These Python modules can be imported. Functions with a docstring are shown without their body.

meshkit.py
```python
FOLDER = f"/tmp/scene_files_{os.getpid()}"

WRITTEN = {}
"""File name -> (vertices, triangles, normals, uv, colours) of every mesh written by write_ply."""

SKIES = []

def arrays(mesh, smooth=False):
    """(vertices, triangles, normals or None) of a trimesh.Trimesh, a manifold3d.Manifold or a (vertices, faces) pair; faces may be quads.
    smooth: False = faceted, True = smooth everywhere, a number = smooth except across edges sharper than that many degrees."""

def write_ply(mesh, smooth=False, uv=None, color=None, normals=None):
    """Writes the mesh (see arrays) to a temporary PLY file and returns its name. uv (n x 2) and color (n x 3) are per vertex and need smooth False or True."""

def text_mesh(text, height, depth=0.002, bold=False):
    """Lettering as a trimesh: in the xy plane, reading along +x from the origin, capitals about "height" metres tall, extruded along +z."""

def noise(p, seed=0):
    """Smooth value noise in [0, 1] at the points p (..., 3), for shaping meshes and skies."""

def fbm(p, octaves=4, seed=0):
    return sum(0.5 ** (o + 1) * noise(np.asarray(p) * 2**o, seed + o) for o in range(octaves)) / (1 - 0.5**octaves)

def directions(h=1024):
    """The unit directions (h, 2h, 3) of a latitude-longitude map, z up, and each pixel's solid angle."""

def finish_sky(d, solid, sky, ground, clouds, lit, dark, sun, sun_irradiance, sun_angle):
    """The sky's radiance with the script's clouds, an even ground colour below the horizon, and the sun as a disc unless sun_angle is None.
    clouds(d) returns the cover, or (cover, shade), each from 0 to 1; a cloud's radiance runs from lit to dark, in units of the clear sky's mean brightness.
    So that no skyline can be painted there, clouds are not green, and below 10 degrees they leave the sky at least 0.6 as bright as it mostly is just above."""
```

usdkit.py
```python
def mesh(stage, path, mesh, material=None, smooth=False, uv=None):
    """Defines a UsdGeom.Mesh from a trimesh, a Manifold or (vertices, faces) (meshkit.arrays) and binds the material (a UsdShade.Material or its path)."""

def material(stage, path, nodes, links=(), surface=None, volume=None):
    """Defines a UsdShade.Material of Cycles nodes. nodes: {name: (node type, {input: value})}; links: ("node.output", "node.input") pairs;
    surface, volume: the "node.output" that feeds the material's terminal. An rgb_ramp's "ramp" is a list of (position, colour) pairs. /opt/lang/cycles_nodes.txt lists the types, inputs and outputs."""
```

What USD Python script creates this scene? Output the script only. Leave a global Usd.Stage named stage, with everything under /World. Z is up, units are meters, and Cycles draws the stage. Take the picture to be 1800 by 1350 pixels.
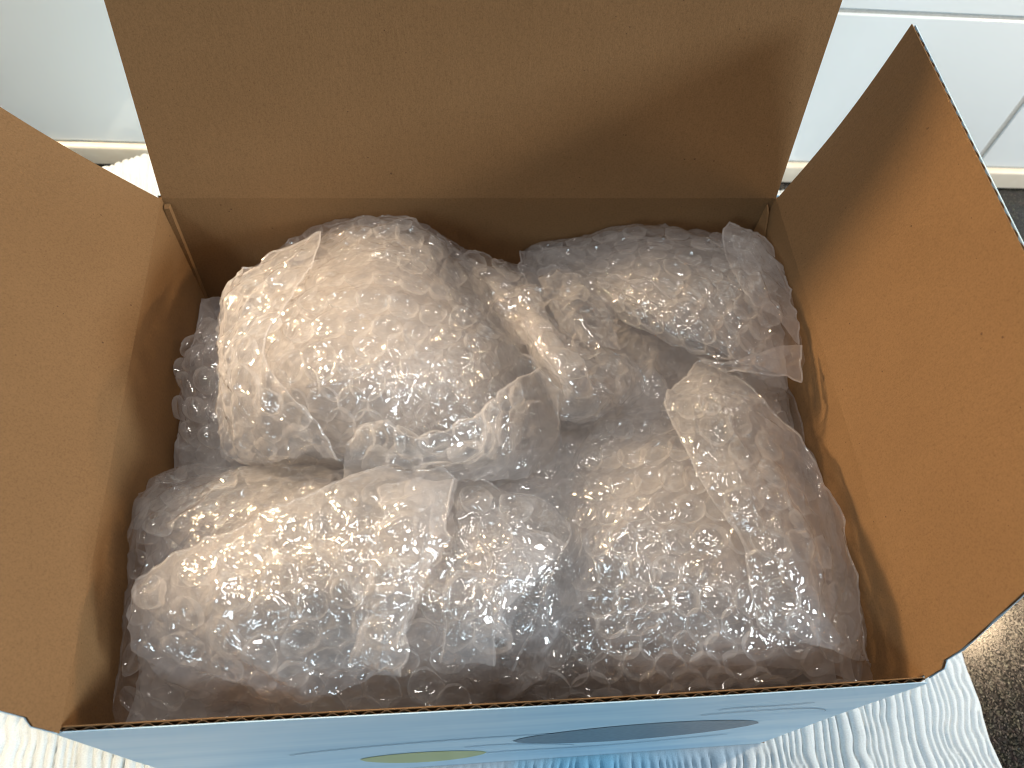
import math
import numpy as np
import trimesh
import shapely
from shapely.geometry import Polygon
from scipy.interpolate import RectBivariateSpline, CubicSpline
from pxr import Usd, UsdGeom, UsdLux, UsdShade, Sdf, Gf
import usdkit
from meshkit import noise, fbm

stage = Usd.Stage.CreateInMemory()
UsdGeom.SetStageUpAxis(stage, 'Z')
UsdGeom.SetStageMetersPerUnit(stage, 1.0)
UsdGeom.Xform.Define(stage, '/World')
UsdGeom.Scope.Define(stage, '/World/Looks')

# ------------------------------------------------------------------ camera, light, exposure
# the origin is the middle of the box's open rim; x right, y towards the wall, z up
EYE = np.array([-0.03688, -0.21799, 0.40024])
FWD = np.array([0.10191, 0.50160, -0.85908])
RIGHT = np.array([0.99453, -0.07140, 0.07629])
UP = np.array([0.02306, 0.86215, 0.50613])
cam = UsdGeom.Camera.Define(stage, '/World/camera')
cam.AddTransformOp().Set(Gf.Matrix4d(*[float(x) for x in (*RIGHT, 0, *UP, 0, *(-FWD), 0, *EYE, 1)]))
cam.CreateHorizontalApertureAttr(36.0)
cam.CreateFocalLengthAttr(28.88)
cam.CreateFocusDistanceAttr(0.47)
cam.CreateFStopAttr(11.0)
cam.CreateExposureAttr(0.25)
cam.CreateClippingRangeAttr((0.02, 50.0))


def rect_light(name, at, to, w, h, colour, radiance):
    l = UsdLux.RectLight.Define(stage, '/World/' + name)
    z = np.array(at, float) - np.array(to, float)
    z /= np.linalg.norm(z)
    x = np.cross([0, 0, 1.0], z)
    x = x / np.linalg.norm(x) if np.linalg.norm(x) > 1e-6 else np.array([1.0, 0, 0])
    y = np.cross(z, x)
    l.AddTransformOp().Set(Gf.Matrix4d(*[float(v) for v in (*x, 0, *y, 0, *z, 0, *at, 1)]))
    l.CreateWidthAttr(w)
    l.CreateHeightAttr(h)
    l.CreateColorAttr(Gf.Vec3f(*colour))
    l.CreateIntensityAttr(radiance)
    return l


def bulb(name, at, radius, colour, radiance):
    l = UsdLux.SphereLight.Define(stage, '/World/' + name)
    l.AddTranslateOp().Set(Gf.Vec3d(*at))
    l.CreateRadiusAttr(radius)
    l.CreateColorAttr(Gf.Vec3f(*colour))
    l.CreateIntensityAttr(radiance)
    return l


COOL = (0.80, 0.92, 1.0)
WARM = (1.0, 0.74, 0.47)
rect_light('window_light', (4.0, -1.80, 1.80), (0.1, 0.1, 0.05), 1.0, 1.1, COOL, 44.0)
rect_light('window_light_front', (-1.3, -1.9, 1.5), (-0.1, 0.2, -0.1), 0.55, 0.65, (0.70, 0.87, 1.0), 13.0)
bulb('warm_lamp_left', (-0.75, 0.398, 0.51), 0.036, (1.0, 0.74, 0.46), 800.0)
bulb('warm_lamp_right', (0.85, 0.10, 0.46), 0.032, WARM, 330.0)
rect_light('ceiling_lamp', (-0.15, 0.24, 1.8), (-0.1, 0.0, 0), 0.36, 0.36, (1.0, 0.94, 0.89), 25.0)
rect_light('ceiling_light', (0.0, -0.4, 1.9), (0, -0.4, 0), 2.6, 2.2, (1.0, 0.96, 0.95), 0.16)


# ------------------------------------------------------------------ small helpers
taken = set()


def numbered(path):
    if path not in taken:
        taken.add(path)
        return path
    k = 1
    while f'{path}_{k:03d}' in taken:
        k += 1
    taken.add(f'{path}_{k:03d}')
    return f'{path}_{k:03d}'


def tag(prim, label=None, cat=None, group=None, kind=None):
    for k, v in (('label', label), ('category', cat), ('group', group), ('kind', kind)):
        if v:
            prim.SetCustomDataByKey(k, v)
    return prim


def obj(name, mesh, mat, parent=None, smooth=False):
    base = str(parent.GetPath()) if parent else '/World'
    return usdkit.mesh(stage, numbered(base + '/' + name), mesh, mat, smooth=smooth).GetPrim()


def thing(name, label, cat, group=None):
    x = UsdGeom.Xform.Define(stage, numbered('/World/' + name))
    return tag(x.GetPrim(), label, cat, group)


def mat(name, nodes, links=(), surface='p.BSDF', **k):
    return usdkit.material(stage, '/World/Looks/' + name, nodes, links, surface=surface, **k)


def grid_faces(nu, nv, closed=False):
    """faces of a grid of nv rows and nu columns, row-major"""
    i, j = np.meshgrid(np.arange(nv - 1), np.arange(nu if closed else nu - 1), indexing='ij')
    a = i * nu + j
    b = i * nu + (j + 1) % nu
    return np.stack([a, b, b + nu, a + nu], -1).reshape(-1, 4)


# ------------------------------------------------------------------ materials
def kraft(name, base, dark, flute_axis):
    """brown liner paper: cloudy tone, fibres, dark and pale flecks, faint washboard of the flutes"""
    return mat(name, {
        'g': ('texture_coordinate', {}),
        'cloud': ('noise_texture', {'scale': 14.0, 'detail': 4.0, 'roughness': 0.6}),
        'm1': ('mix_color', {'a': base, 'b': dark}),
        'grain': ('noise_texture', {'scale': 900.0, 'detail': 3.0, 'roughness': 0.7}),
        'gr': ('rgb_ramp', {'ramp': [(0.25, (0.72, 0.70, 0.68)), (0.5, (1, 1, 1)), (0.8, (1.18, 1.18, 1.18))]}),
        'mm': ('mix_color', {'blend_type': 'multiply', 'fac': 0.8, 'use_clamp': False}),
        'sp': ('voronoi_texture', {'scale': 170.0, 'randomness': 1.0}),
        'wn': ('noise_texture', {'scale': 60.0, 'detail': 1.0}),
        'thr': ('map_range', {'from_min': 0.50, 'from_max': 0.78, 'to_min': 0.02, 'to_max': 0.13, 'clamp': True}),
        'lt': ('math', {'math_type': 'less_than'}),
        'spm': ('math', {'math_type': 'multiply', 'value2': 0.62}),
        'm2': ('mix_color', {'b': (0.07, 0.035, 0.018)}),
        'mp': ('mapping', {'scale': (380, 380, 60) if flute_axis == 'z' else (60, 380, 380)}),
        'fib': ('noise_texture', {'scale': 1.0, 'detail': 3.0, 'roughness': 0.65}),
        'mh': ('math', {'math_type': 'multiply_add', 'value2': 0.6}),
        'bp': ('bump', {'strength': 0.35, 'distance': 0.0006}),
        'p': ('principled_bsdf', {'roughness': 0.75, 'specular_ior_level': 0.12, 'diffuse_roughness': 0.5}),
    }, [('g.object', 'cloud.vector'), ('g.object', 'grain.vector'), ('g.object', 'sp.vector'), ('g.object', 'wn.vector'), ('g.object', 'mp.vector'), ('mp.vector', 'fib.vector'),
        ('cloud.fac', 'm1.fac'), ('m1.result', 'mm.a'), ('grain.fac', 'gr.fac'), ('gr.color', 'mm.b'),
        ('wn.fac', 'thr.value'), ('sp.distance', 'lt.value1'), ('thr.result', 'lt.value2'), ('lt.value', 'spm.value1'), ('spm.value', 'm2.fac'), ('mm.result', 'm2.a'),
        ('m2.result', 'p.base_color'), ('grain.fac', 'mh.value1'), ('fib.fac', 'mh.value3'), ('mh.value', 'bp.height'), ('bp.normal', 'p.normal')])


LINER = kraft('kraft_liner', (0.258, 0.146, 0.066), (0.214, 0.118, 0.051), 'z')
FLUTE = kraft('kraft_flute', (0.17, 0.10, 0.055), (0.13, 0.075, 0.04), 'z')
OUTER = mat('box_print_blue', {
    'g': ('texture_coordinate', {}),
    'mp': ('mapping', {'scale': (5, 40, 30)}),
    'n': ('noise_texture', {'scale': 1.0, 'detail': 4.0, 'roughness': 0.6}),
    'r': ('rgb_ramp', {'ramp': [(0.25, (0.34, 0.54, 0.70)), (0.5, (0.47, 0.66, 0.79)), (0.75, (0.62, 0.76, 0.85))]}),
    'p': ('principled_bsdf', {'roughness': 0.42, 'specular_ior_level': 0.4})},
    [('g.object', 'mp.vector'), ('mp.vector', 'n.vector'), ('n.fac', 'r.fac'), ('r.color', 'p.base_color')])
INK = mat('print_dark_grey', {
    'g': ('texture_coordinate', {}),
    'n': ('noise_texture', {'scale': 300.0, 'detail': 3.0}),
    'r': ('rgb_ramp', {'ramp': [(0.3, (0.10, 0.14, 0.18)), (0.7, (0.15, 0.20, 0.25))]}),
    'p': ('principled_bsdf', {'roughness': 0.42})},
    [('g.object', 'n.vector'), ('n.fac', 'r.fac'), ('r.color', 'p.base_color')])
INK_LINE = mat('print_line_slate', {'p': ('principled_bsdf', {'base_color': (0.16, 0.27, 0.38), 'roughness': 0.45})})
INK_GREEN = mat('print_olive_green', {'p': ('principled_bsdf', {'base_color': (0.42, 0.46, 0.20), 'roughness': 0.45})})

TILE = mat('glazed_white_tile', {
    'g': ('texture_coordinate', {}),
    'n': ('noise_texture', {'scale': 5.0, 'detail': 2.0}),
    'b': ('bump', {'strength': 0.12, 'distance': 0.004}),
    'p': ('principled_bsdf', {'base_color': (0.80, 0.875, 0.92), 'roughness': 0.09, 'coat_weight': 0.3, 'coat_roughness': 0.05})},
    [('g.object', 'n.vector'), ('n.fac', 'b.height'), ('b.normal', 'p.normal')])
GROUT = mat('grey_grout', {
    'g': ('texture_coordinate', {}),
    'n': ('noise_texture', {'scale': 400.0, 'detail': 3.0}),
    'r': ('rgb_ramp', {'ramp': [(0.3, (0.42, 0.43, 0.42)), (0.7, (0.52, 0.53, 0.52))]}),
    'p': ('principled_bsdf', {'roughness': 0.9})},
    [('g.object', 'n.vector'), ('n.fac', 'r.fac'), ('r.color', 'p.base_color')])
CREAM = mat('cream_sealing_strip', {
    'g': ('texture_coordinate', {}),
    'n': ('noise_texture', {'scale': 60.0, 'detail': 3.0}),
    'r': ('rgb_ramp', {'ramp': [(0.3, (0.72, 0.66, 0.55)), (0.7, (0.78, 0.73, 0.63))]}),
    'p': ('principled_bsdf', {'roughness': 0.4})},
    [('g.object', 'n.vector'), ('n.fac', 'r.fac'), ('r.color', 'p.base_color')])
GRANITE = mat('black_granite', {
    'g': ('texture_coordinate', {}),
    'v': ('voronoi_texture', {'scale': 900.0}),
    'w': ('rgb_to_bw', {}),
    'r': ('rgb_ramp', {'ramp': [(0.0, (0.008, 0.008, 0.008)), (0.62, (0.020, 0.019, 0.018)), (0.78, (0.05, 0.048, 0.042)), (0.92, (0.11, 0.10, 0.085)), (1.0, (0.36, 0.33, 0.27))]}),
    'n': ('noise_texture', {'scale': 140.0, 'detail': 4.0, 'roughness': 0.7}),
    'm': ('mix_color', {'blend_type': 'multiply', 'fac': 0.7}),
    'rr': ('map_range', {'from_min': 0.2, 'from_max': 0.9, 'to_min': 0.12, 'to_max': 0.26}),
    'b': ('bump', {'strength': 0.5, 'distance': 0.0010}),
    'p': ('principled_bsdf', {'specular_ior_level': 0.6})},
    [('g.object', 'v.vector'), ('v.color', 'w.color'), ('w.val', 'r.fac'), ('g.object', 'n.vector'), ('r.color', 'm.a'), ('n.color', 'm.b'), ('m.result', 'p.base_color'),
     ('w.val', 'rr.value'), ('rr.result', 'p.roughness'), ('w.val', 'b.height'), ('b.normal', 'p.normal')])
TOWEL = mat('white_crinkled_cotton', {
    'g': ('texture_coordinate', {}),
    'a': ('attribute', {'attribute': 'tone'}),
    'n': ('noise_texture', {'scale': 1100.0, 'detail': 2.0}),
    'm': ('mix_color', {'a': (0.63, 0.70, 0.75), 'b': (0.28, 0.56, 0.74)}),
    'gr': ('rgb_ramp', {'ramp': [(0.3, (0.84, 0.84, 0.84)), (0.65, (1, 1, 1))]}),
    'mm': ('mix_color', {'blend_type': 'multiply', 'fac': 0.8}),
    'b': ('bump', {'strength': 0.5, 'distance': 0.0006}),
    'p': ('principled_bsdf', {'roughness': 0.95, 'sheen_weight': 0.25, 'specular_ior_level': 0.1})},
    [('g.object', 'n.vector'), ('a.fac', 'm.fac'), ('n.fac', 'gr.fac'), ('m.result', 'mm.a'), ('gr.color', 'mm.b'), ('mm.result', 'p.base_color'), ('n.fac', 'b.height'), ('b.normal', 'p.normal')])


def film(name, haze, tint, rough=0.035, bump=0.4, scale=1.0, edge=3.2, facet=0.5):
    """clear polythene film: see-through, glossy both sides, a little milky; creased into small facets in places, smooth in others"""
    return mat(name, {
        'g': ('texture_coordinate', {}),
        'vd': ('noise_texture', {'scale': 60.0 * scale, 'detail': 1.0}),
        'vm': ('vector_math', {'math_type': 'scale', 'scale': 0.014}),
        'va': ('vector_math', {'math_type': 'add'}),
        'n': ('noise_texture', {'scale': 110.0 * scale, 'detail': 2.0, 'roughness': 0.55, 'distortion': 0.8}),
        'rid': ('math', {'math_type': 'subtract', 'value2': 0.5}),
        'abs': ('math', {'math_type': 'absolute'}),
        'h': ('math', {'math_type': 'multiply', 'value2': 2.2}),
        'b': ('bump', {'strength': bump, 'distance': 0.004}),
        'fv': ('voronoi_texture', {'scale': 78.0 * scale}),
        'fc': ('vector_math', {'math_type': 'subtract', 'vector2': (0.5, 0.5, 0.5)}),
        'mk': ('noise_texture', {'scale': 24.0, 'detail': 1.0}),
        'ml': ('map_range', {'from_min': 0.45, 'from_max': 0.66, 'to_min': 0.12 * facet, 'to_max': facet, 'clamp': True}),
        'fk': ('vector_math', {'math_type': 'scale'}),
        'fa': ('vector_math', {'math_type': 'add'}),
        'fn': ('vector_math', {'math_type': 'normalize'}),
        'lw': ('layer_weight', {'blend': 0.35}),
        'hz': ('map_range', {'from_min': 0.0, 'from_max': 1.0, 'to_min': haze, 'to_max': min(0.95, haze * edge)}),
        't': ('transparent_bsdf', {'color': (0.985, 0.98, 0.975)}),
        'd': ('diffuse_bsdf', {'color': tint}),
        'tl': ('translucent_bsdf', {'color': tint}),
        'dt': ('mix_closure', {'fac': 0.5}),
        'body': ('mix_closure', {}),
        'gl': ('glossy_bsdf', {'roughness': rough, 'color': (1, 1, 1)}),
        'fr': ('layer_weight', {'blend': 0.5}),
        'fx': ('math', {'math_type': 'power', 'value2': 5.0}),
        'cl': ('math', {'math_type': 'multiply_add', 'value2': 0.80, 'value3': 0.08}),
        'out': ('mix_closure', {})},
        [('g.object', 'vd.vector'), ('vd.color', 'vm.vector1'), ('vm.vector', 'va.vector1'), ('g.object', 'va.vector2'),
         ('g.object', 'n.vector'), ('n.fac', 'rid.value1'), ('rid.value', 'abs.value1'), ('abs.value', 'h.value1'), ('h.value', 'b.height'),
         ('va.vector', 'fv.vector'), ('fv.color', 'fc.vector1'), ('fc.vector', 'fk.vector1'), ('g.object', 'mk.vector'), ('mk.fac', 'ml.value'), ('ml.result', 'fk.scale'),
         ('fk.vector', 'fa.vector1'), ('b.normal', 'fa.vector2'), ('fa.vector', 'fn.vector1'), ('fn.vector', 'gl.normal'), ('b.normal', 'd.normal'),
         ('lw.facing', 'hz.value'), ('hz.result', 'body.fac'), ('t.BSDF', 'body.closure1'), ('d.BSDF', 'dt.closure1'), ('tl.BSDF', 'dt.closure2'), ('dt.closure', 'body.closure2'),
         ('fr.facing', 'fx.value1'), ('fx.value', 'cl.value1'), ('cl.value', 'out.fac'), ('body.closure', 'out.closure1'), ('gl.BSDF', 'out.closure2')], surface='out.closure')


FILM = film('clear_bubble_film', 0.05, (0.97, 0.94, 0.94), scale=0.8, edge=5.0)
FILM_FOLD = film('doubled_bubble_film', 0.16, (0.97, 0.94, 0.935), scale=0.62)
FILM_BUBBLE = film('clear_bubble_blister', 0.035, (0.98, 0.955, 0.94), bump=0.15, scale=1.2, edge=16.0, facet=0.2)
FILM_INNER = film('milky_inner_film', 0.24, (0.96, 0.93, 0.925), rough=0.08, scale=0.8, facet=0.35)
FILM_DEEP = film('milky_deep_film', 0.62, (0.96, 0.91, 0.88), rough=0.12, bump=0.3, scale=0.7, edge=1.4, facet=0.3)
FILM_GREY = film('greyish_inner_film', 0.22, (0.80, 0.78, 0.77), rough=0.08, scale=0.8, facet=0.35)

# ------------------------------------------------------------------ wall, worktop, towel
HBOX = 0.2337                       # height of the box
ZC = -HBOX - 0.010                  # top of the worktop: the box stands on the towel, about 1 cm thick
wx, wy = 0.99948, -0.0323           # the wall runs along this direction


def wall_pt(s, n, z):               # s along the wall, n out of it towards the room
    return np.array([-0.361 + wx * s + wy * n, 0.4350 + wy * s - wx * n, z])


def wall_box(s0, s1, n0, n1, z0, z1, r=0.0):
    b = trimesh.creation.box([s1 - s0, n1 - n0, z1 - z0])
    if r:
        import manifold3d
        pts = [manifold3d.Manifold.sphere(r, 12).translate([sx * ((s1 - s0) / 2 - r), sy * ((n1 - n0) / 2 - r), sz * ((z1 - z0) / 2 - r)]) for sx in (-1, 1) for sy in (-1, 1) for sz in (-1, 1)]
        m = manifold3d.Manifold.batch_hull(pts).to_mesh()
        b = trimesh.Trimesh(m.vert_properties[:, :3], m.tri_verts)
    v = b.vertices + [(s0 + s1) / 2, (n0 + n1) / 2, (z0 + z1) / 2]
    b.vertices = np.stack([-0.361 + wx * v[:, 0] + wy * v[:, 1], 0.4350 + wy * v[:, 0] - wx * v[:, 1], v[:, 2]], 1)
    if np.linalg.det(np.array([[wx, wy], [wy, -wx]])) < 0:
        b.invert()
    return b


wall = thing('tiled_wall', 'white glazed tile wall behind the cardboard box', 'wall')
obj('grout', wall_box(-1.0, 1.8, -0.030, -0.0016, ZC - 0.03, 0.75), GROUT, wall)
ZS = -0.216
rng = np.random.default_rng(5)
for r, (za, zb) in enumerate(((ZS, -0.0385), (-0.0345, 0.144), (0.148, 0.326), (0.33, 0.508), (0.512, 0.69))):
    off = 0.927 - 0.6 * 2 + (0.3 if r % 2 else 0.0)
    for k in range(4):
        a = off + 0.6 * k - 0.3
        if r == 0:
            a = 0.927 - 0.6 * (3 - k)
        obj('tile', wall_box(a + 0.003, a + 0.597, -0.010, 0.0005 * rng.random(), za, zb, r=0.002), TILE, wall, smooth=40)
strip = obj('sealing_strip', wall_box(-0.9, 1.7, -0.012, 0.006, ZC + 0.0005, ZS - 0.002, r=0.003), CREAM, smooth=40)
tag(strip, 'cream sealing strip along the foot of the tiled wall', 'sealing strip')
ct = obj('worktop', trimesh.creation.box([3.2, 1.6, 0.03], transform=trimesh.transformations.translation_matrix([0.2, -0.335, ZC - 0.015])), GRANITE)
tag(ct, 'speckled black granite kitchen worktop under the towel', 'worktop', kind='structure')


def towel_mesh():
    """crinkled cotton: wavering ribs running away from the viewer, edges rounded down to the worktop"""
    step = 0.0010
    xs, ys = np.arange(-0.362, 0.3821, step), np.arange(-0.33, 0.424, 0.0030)
    X, Y = np.meshgrid(xs, ys)
    P = np.stack([X, Y, 0 * X], -1)
    wob = 0.012 * (fbm(P * [10, 9, 1], 2, 3) - 0.5) + 0.0065 * (noise(P * [22, 36, 1], 7) - 0.5) + 0.0045 * (noise(P * [40, 90, 1], 8) - 0.5)
    r_ = np.random.default_rng(8)
    cuts = np.cumsum(np.where(r_.random(190) < 0.25, r_.uniform(0.008, 0.0115, 190), r_.uniform(0.004, 0.0072, 190))) - 0.42
    Xw = X + wob
    k_ = np.clip(np.searchsorted(cuts, Xw), 1, len(cuts) - 1)
    wd = cuts[k_] - cuts[k_ - 1]
    tt = (Xw - cuts[k_ - 1]) / wd
    rib = np.clip(1 - np.abs(2 * tt - 1) ** 2.6, 0, 1) ** 0.5
    amp = (0.0022 + 0.28 * wd) * (0.7 + 0.6 * noise(P * [30, 24, 1], 13))
    Z = 0.0040 + amp * rib + 0.0030 * fbm(P * [22, 16, 1], 3, 17)
    edge = np.minimum(X - xs[0], xs[-1] - X)
    Z *= np.clip(edge / 0.007, 0, 1) ** 0.5
    ex = 0.012 * (noise(np.stack([0 * Y, Y * 9, 0 * Y], -1), 19) - 0.5) + 0.006 * (noise(np.stack([0 * Y, Y * 30, 0 * Y], -1), 20) - 0.5)
    X2 = X + ex * np.clip((np.abs(X) - 0.25) / 0.1, 0, 1)
    X2 = X2 + np.where(X > 0, np.clip((-0.02 - Y) / 0.3, 0, 1) ** 1.0 * 0.0, 0)
    # under the box it is pressed flat
    box = np.clip((np.minimum(0.205 - np.abs(X), 0.163 - np.abs(Y))) / 0.012 + 0.5, 0, 1)
    Z = Z * (1 - box) + 0.0095 * 0.9 * box
    # at the back left it is bunched up against the wall
    bul = np.exp(-((X + 0.29) / 0.055) ** 2) * np.clip((Y - 0.352) / 0.045, 0, 1)
    Z = Z + bul * 0.032 * (0.7 + 0.6 * noise(P * [40, 40, 1], 23))
    Ylim = 0.4275 + wy * (X + 0.361)
    Y2 = np.where(Y > 0.3, 0.3 + (Y - 0.3) * (Ylim - 0.012 - 0.3) / (ys[-1] - 0.3), Y)
    back = np.clip((ys[-1] - Y) / 0.008, 0, 1) ** 0.5
    Z = Z * back
    top = np.stack([X2, Y2, ZC + 0.0006 + Z], -1).reshape(-1, 3)
    tone = np.clip(1 - np.abs(X - 0.075) / 0.085, 0, 1) * 1.6 * (0.35 + 0.9 * noise(P * [90, 9, 1], 29))
    
    return (top, grid_faces(len(xs), len(ys))), np.clip(tone, 0, 1).ravel()


tm, tone = towel_mesh()
tw = usdkit.mesh(stage, numbered('/World/cotton_towel'), tm, TOWEL, smooth=True)
UsdGeom.PrimvarsAPI(tw).CreatePrimvar('tone', Sdf.ValueTypeNames.FloatArray, 'vertex').Set([float(t) for t in tone])
tag(tw.GetPrim(), 'crinkled white cotton towel with pale blue stripe under the box', 'towel')

# ------------------------------------------------------------------ cardboard box
T = 0.0028                          # board thickness
PITCH = 0.0081                      # flute pitch
WB, DB = 0.2003, 0.1565             # half width and half depth, inside faces


def board(name, poly, o, s, t, n, parent, outer=None, pitch_along_s=True, warp=None, T=T):
    """corrugated board: inner liner with outer liner and flute as its children. poly in (s, t); o + s*a + t*b is the inner face, n points outwards"""
    o, s, t, n = (np.array(x, float) for x in (o, s, t, n))
    P = Polygon(poly)

    def place(m, lift):
        v = m.vertices
        w = warp(v[:, 0], v[:, 1]) if warp is not None else 0.0
        m.vertices = o + v[:, :1] * s + v[:, 1:2] * t + (v[:, 2] + lift + w)[:, None] * n
        if np.dot(np.cross(s, t), n) < 0:
            m.invert()
        return m

    def sheet(lift, th):
        m = trimesh.creation.extrude_polygon(P, th, engine='earcut')
        if warp is not None:
            m = m.subdivide_to_size(0.012)
        return place(m, lift)

    inner = obj(name, sheet(0.0, 0.0005), LINER, parent)
    obj('outer_liner', sheet(T - 0.0005, 0.0005), outer or LINER, inner)
    a0, b0, a1, b1 = P.bounds
    S = np.arange(a0 + 0.0006, a1 - 0.0006, PITCH / 10) if pitch_along_s else np.arange(b0 + 0.0006, b1 - 0.0006, PITCH / 10)
    lo, hi = [], []
    for a in S:
        line = shapely.LineString([(a, b0 - 1), (a, b1 + 1)]) if pitch_along_s else shapely.LineString([(a0 - 1, a), (a1 + 1, a)])
        c = P.intersection(line)
        k = 1 if pitch_along_s else 0
        q = np.array([g for part in getattr(c, 'geoms', [c]) for g in part.coords]) if not c.is_empty else np.zeros((1, 2))
        lo.append(q[:, k].min() + 0.0003)
        hi.append(q[:, k].max() - 0.0003)
    lo, hi = np.array(lo), np.array(hi)
    jit = 0.22 * np.sin(S * 210) + 0.18 * np.sin(S * 87 + 1)
    h = T / 2 + (T / 2 - 0.0006) * np.sin(2 * np.pi * S / PITCH + jit)
    nt = 14 if warp is not None else 2
    rows = []
    for k, hh in [(k, h) for k in range(nt)] + [(nt - 1 - k, h + 0.0003) for k in range(nt)]:
        b = lo + (hi - lo) * k / (nt - 1)
        st = (S, b) if pitch_along_s else (b, S)
        rows.append(np.stack([st[0], st[1], hh], -1))
    rows.append(rows[0])
    gf = grid_faces(len(S), len(rows))
    m = trimesh.Trimesh(np.vstack(rows), np.vstack([gf[:, [0, 1, 2]], gf[:, [0, 2, 3]]]), process=False)
    obj('flute', place(m, 0.0), FLUTE, inner, smooth=50)
    return inner


box = thing('cardboard_box', 'open brown cardboard box with pale blue printed front', 'box')
bx = box
hb = HBOX - 0.001
# walls: s, t, n with t up; inside faces at +-WB, +-DB
back = board('back_panel', [(-WB - T, -hb), (WB + T, -hb), (WB + T, 0), (-WB - T, 0)], (0, DB, 0), (1, 0, 0), (0, 0, 1), (0, 1, 0), bx, OUTER)
wave = lambda a, b: 0.0012 * np.sin(a * 9 + 0.5) * np.clip((b + 0.10) / 0.1, 0, 1)
front = board('front_panel', [(-WB - T + 0.009, -hb), (WB + T - 0.006, -hb), (WB + T - 0.0005, -0.0035), (WB + T - 0.004, 0), (-WB - T + 0.004, 0), (-WB - T, -0.003)], (0, -DB + T, 0), (1, 0, 0), (0, 0, 1), (0, -1, 0), bx, OUTER, warp=wave)
left = board('side_panel', [(-DB + T, -hb), (DB, -hb), (DB, 0), (-DB + T, 0)], (-WB, 0, 0), (0, 1, 0), (-0.009 / hb, 0, 1), (-1, 0, 0), bx, OUTER)
right = board('side_panel', [(-DB + T, -hb), (DB, -hb), (DB, 0), (-DB + T, 0)], (WB, 0, 0), (0, 1, 0), (0.006 / hb, 0, 1), (1, 0, 0), bx, OUTER)
base = board('bottom_panel', [(-WB, -DB), (WB, -DB), (WB, DB), (-WB, DB)], (0, 0, -hb + T), (1, 0, 0), (0, 1, 0), (0, 0, -1), bx, OUTER)


# flaps, hinged on the rim; u runs away from the hinge
def side_flap(sign, deg, label):
    a = math.radians(deg)
    poly = [(-DB + 0.001, 0.0), (-0.1540, 0.008), (-0.1535, 0.0118), (-0.1500, 0.0152), (-0.1482, 0.027), (-0.1335, 0.0735), (-0.1100, 0.1375), (DB - 0.001, 0.1375), (DB - 0.001, 0.0)]
    curl = lambda s_, u_: 0.0035 * np.sin(np.clip(u_ / 0.1375, 0, 1) * np.pi) * (0.5 + s_ / 0.3)
    f = board('side_flap', poly, (sign * WB, 0, 0.0), (0, 1, 0), (sign * math.cos(a), 0, math.sin(a)), (sign * math.sin(a), 0, -math.cos(a)), bx, OUTER, warp=curl, T=0.0028)
    tag(f, label)


side_flap(-1, 50, 'left side flap leaning well outwards')
side_flap(1, 79, 'right side flap standing nearly upright')
b = math.radians(76.5)
lid = board('lid_flap', [(-WB, 0.0), (WB, 0.0), (WB + 0.0005, 0.30), (-WB - 0.0005, 0.30)], (0, DB, 0.0), (1, 0, 0), (0, math.cos(b), math.sin(b)), (0, math.sin(b), -math.cos(b)), bx, OUTER,
            warp=lambda a, u: 0.002 * np.sin(np.clip(u / 0.3, 0, 1) * np.pi) * np.cos(a * 6))
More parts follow.
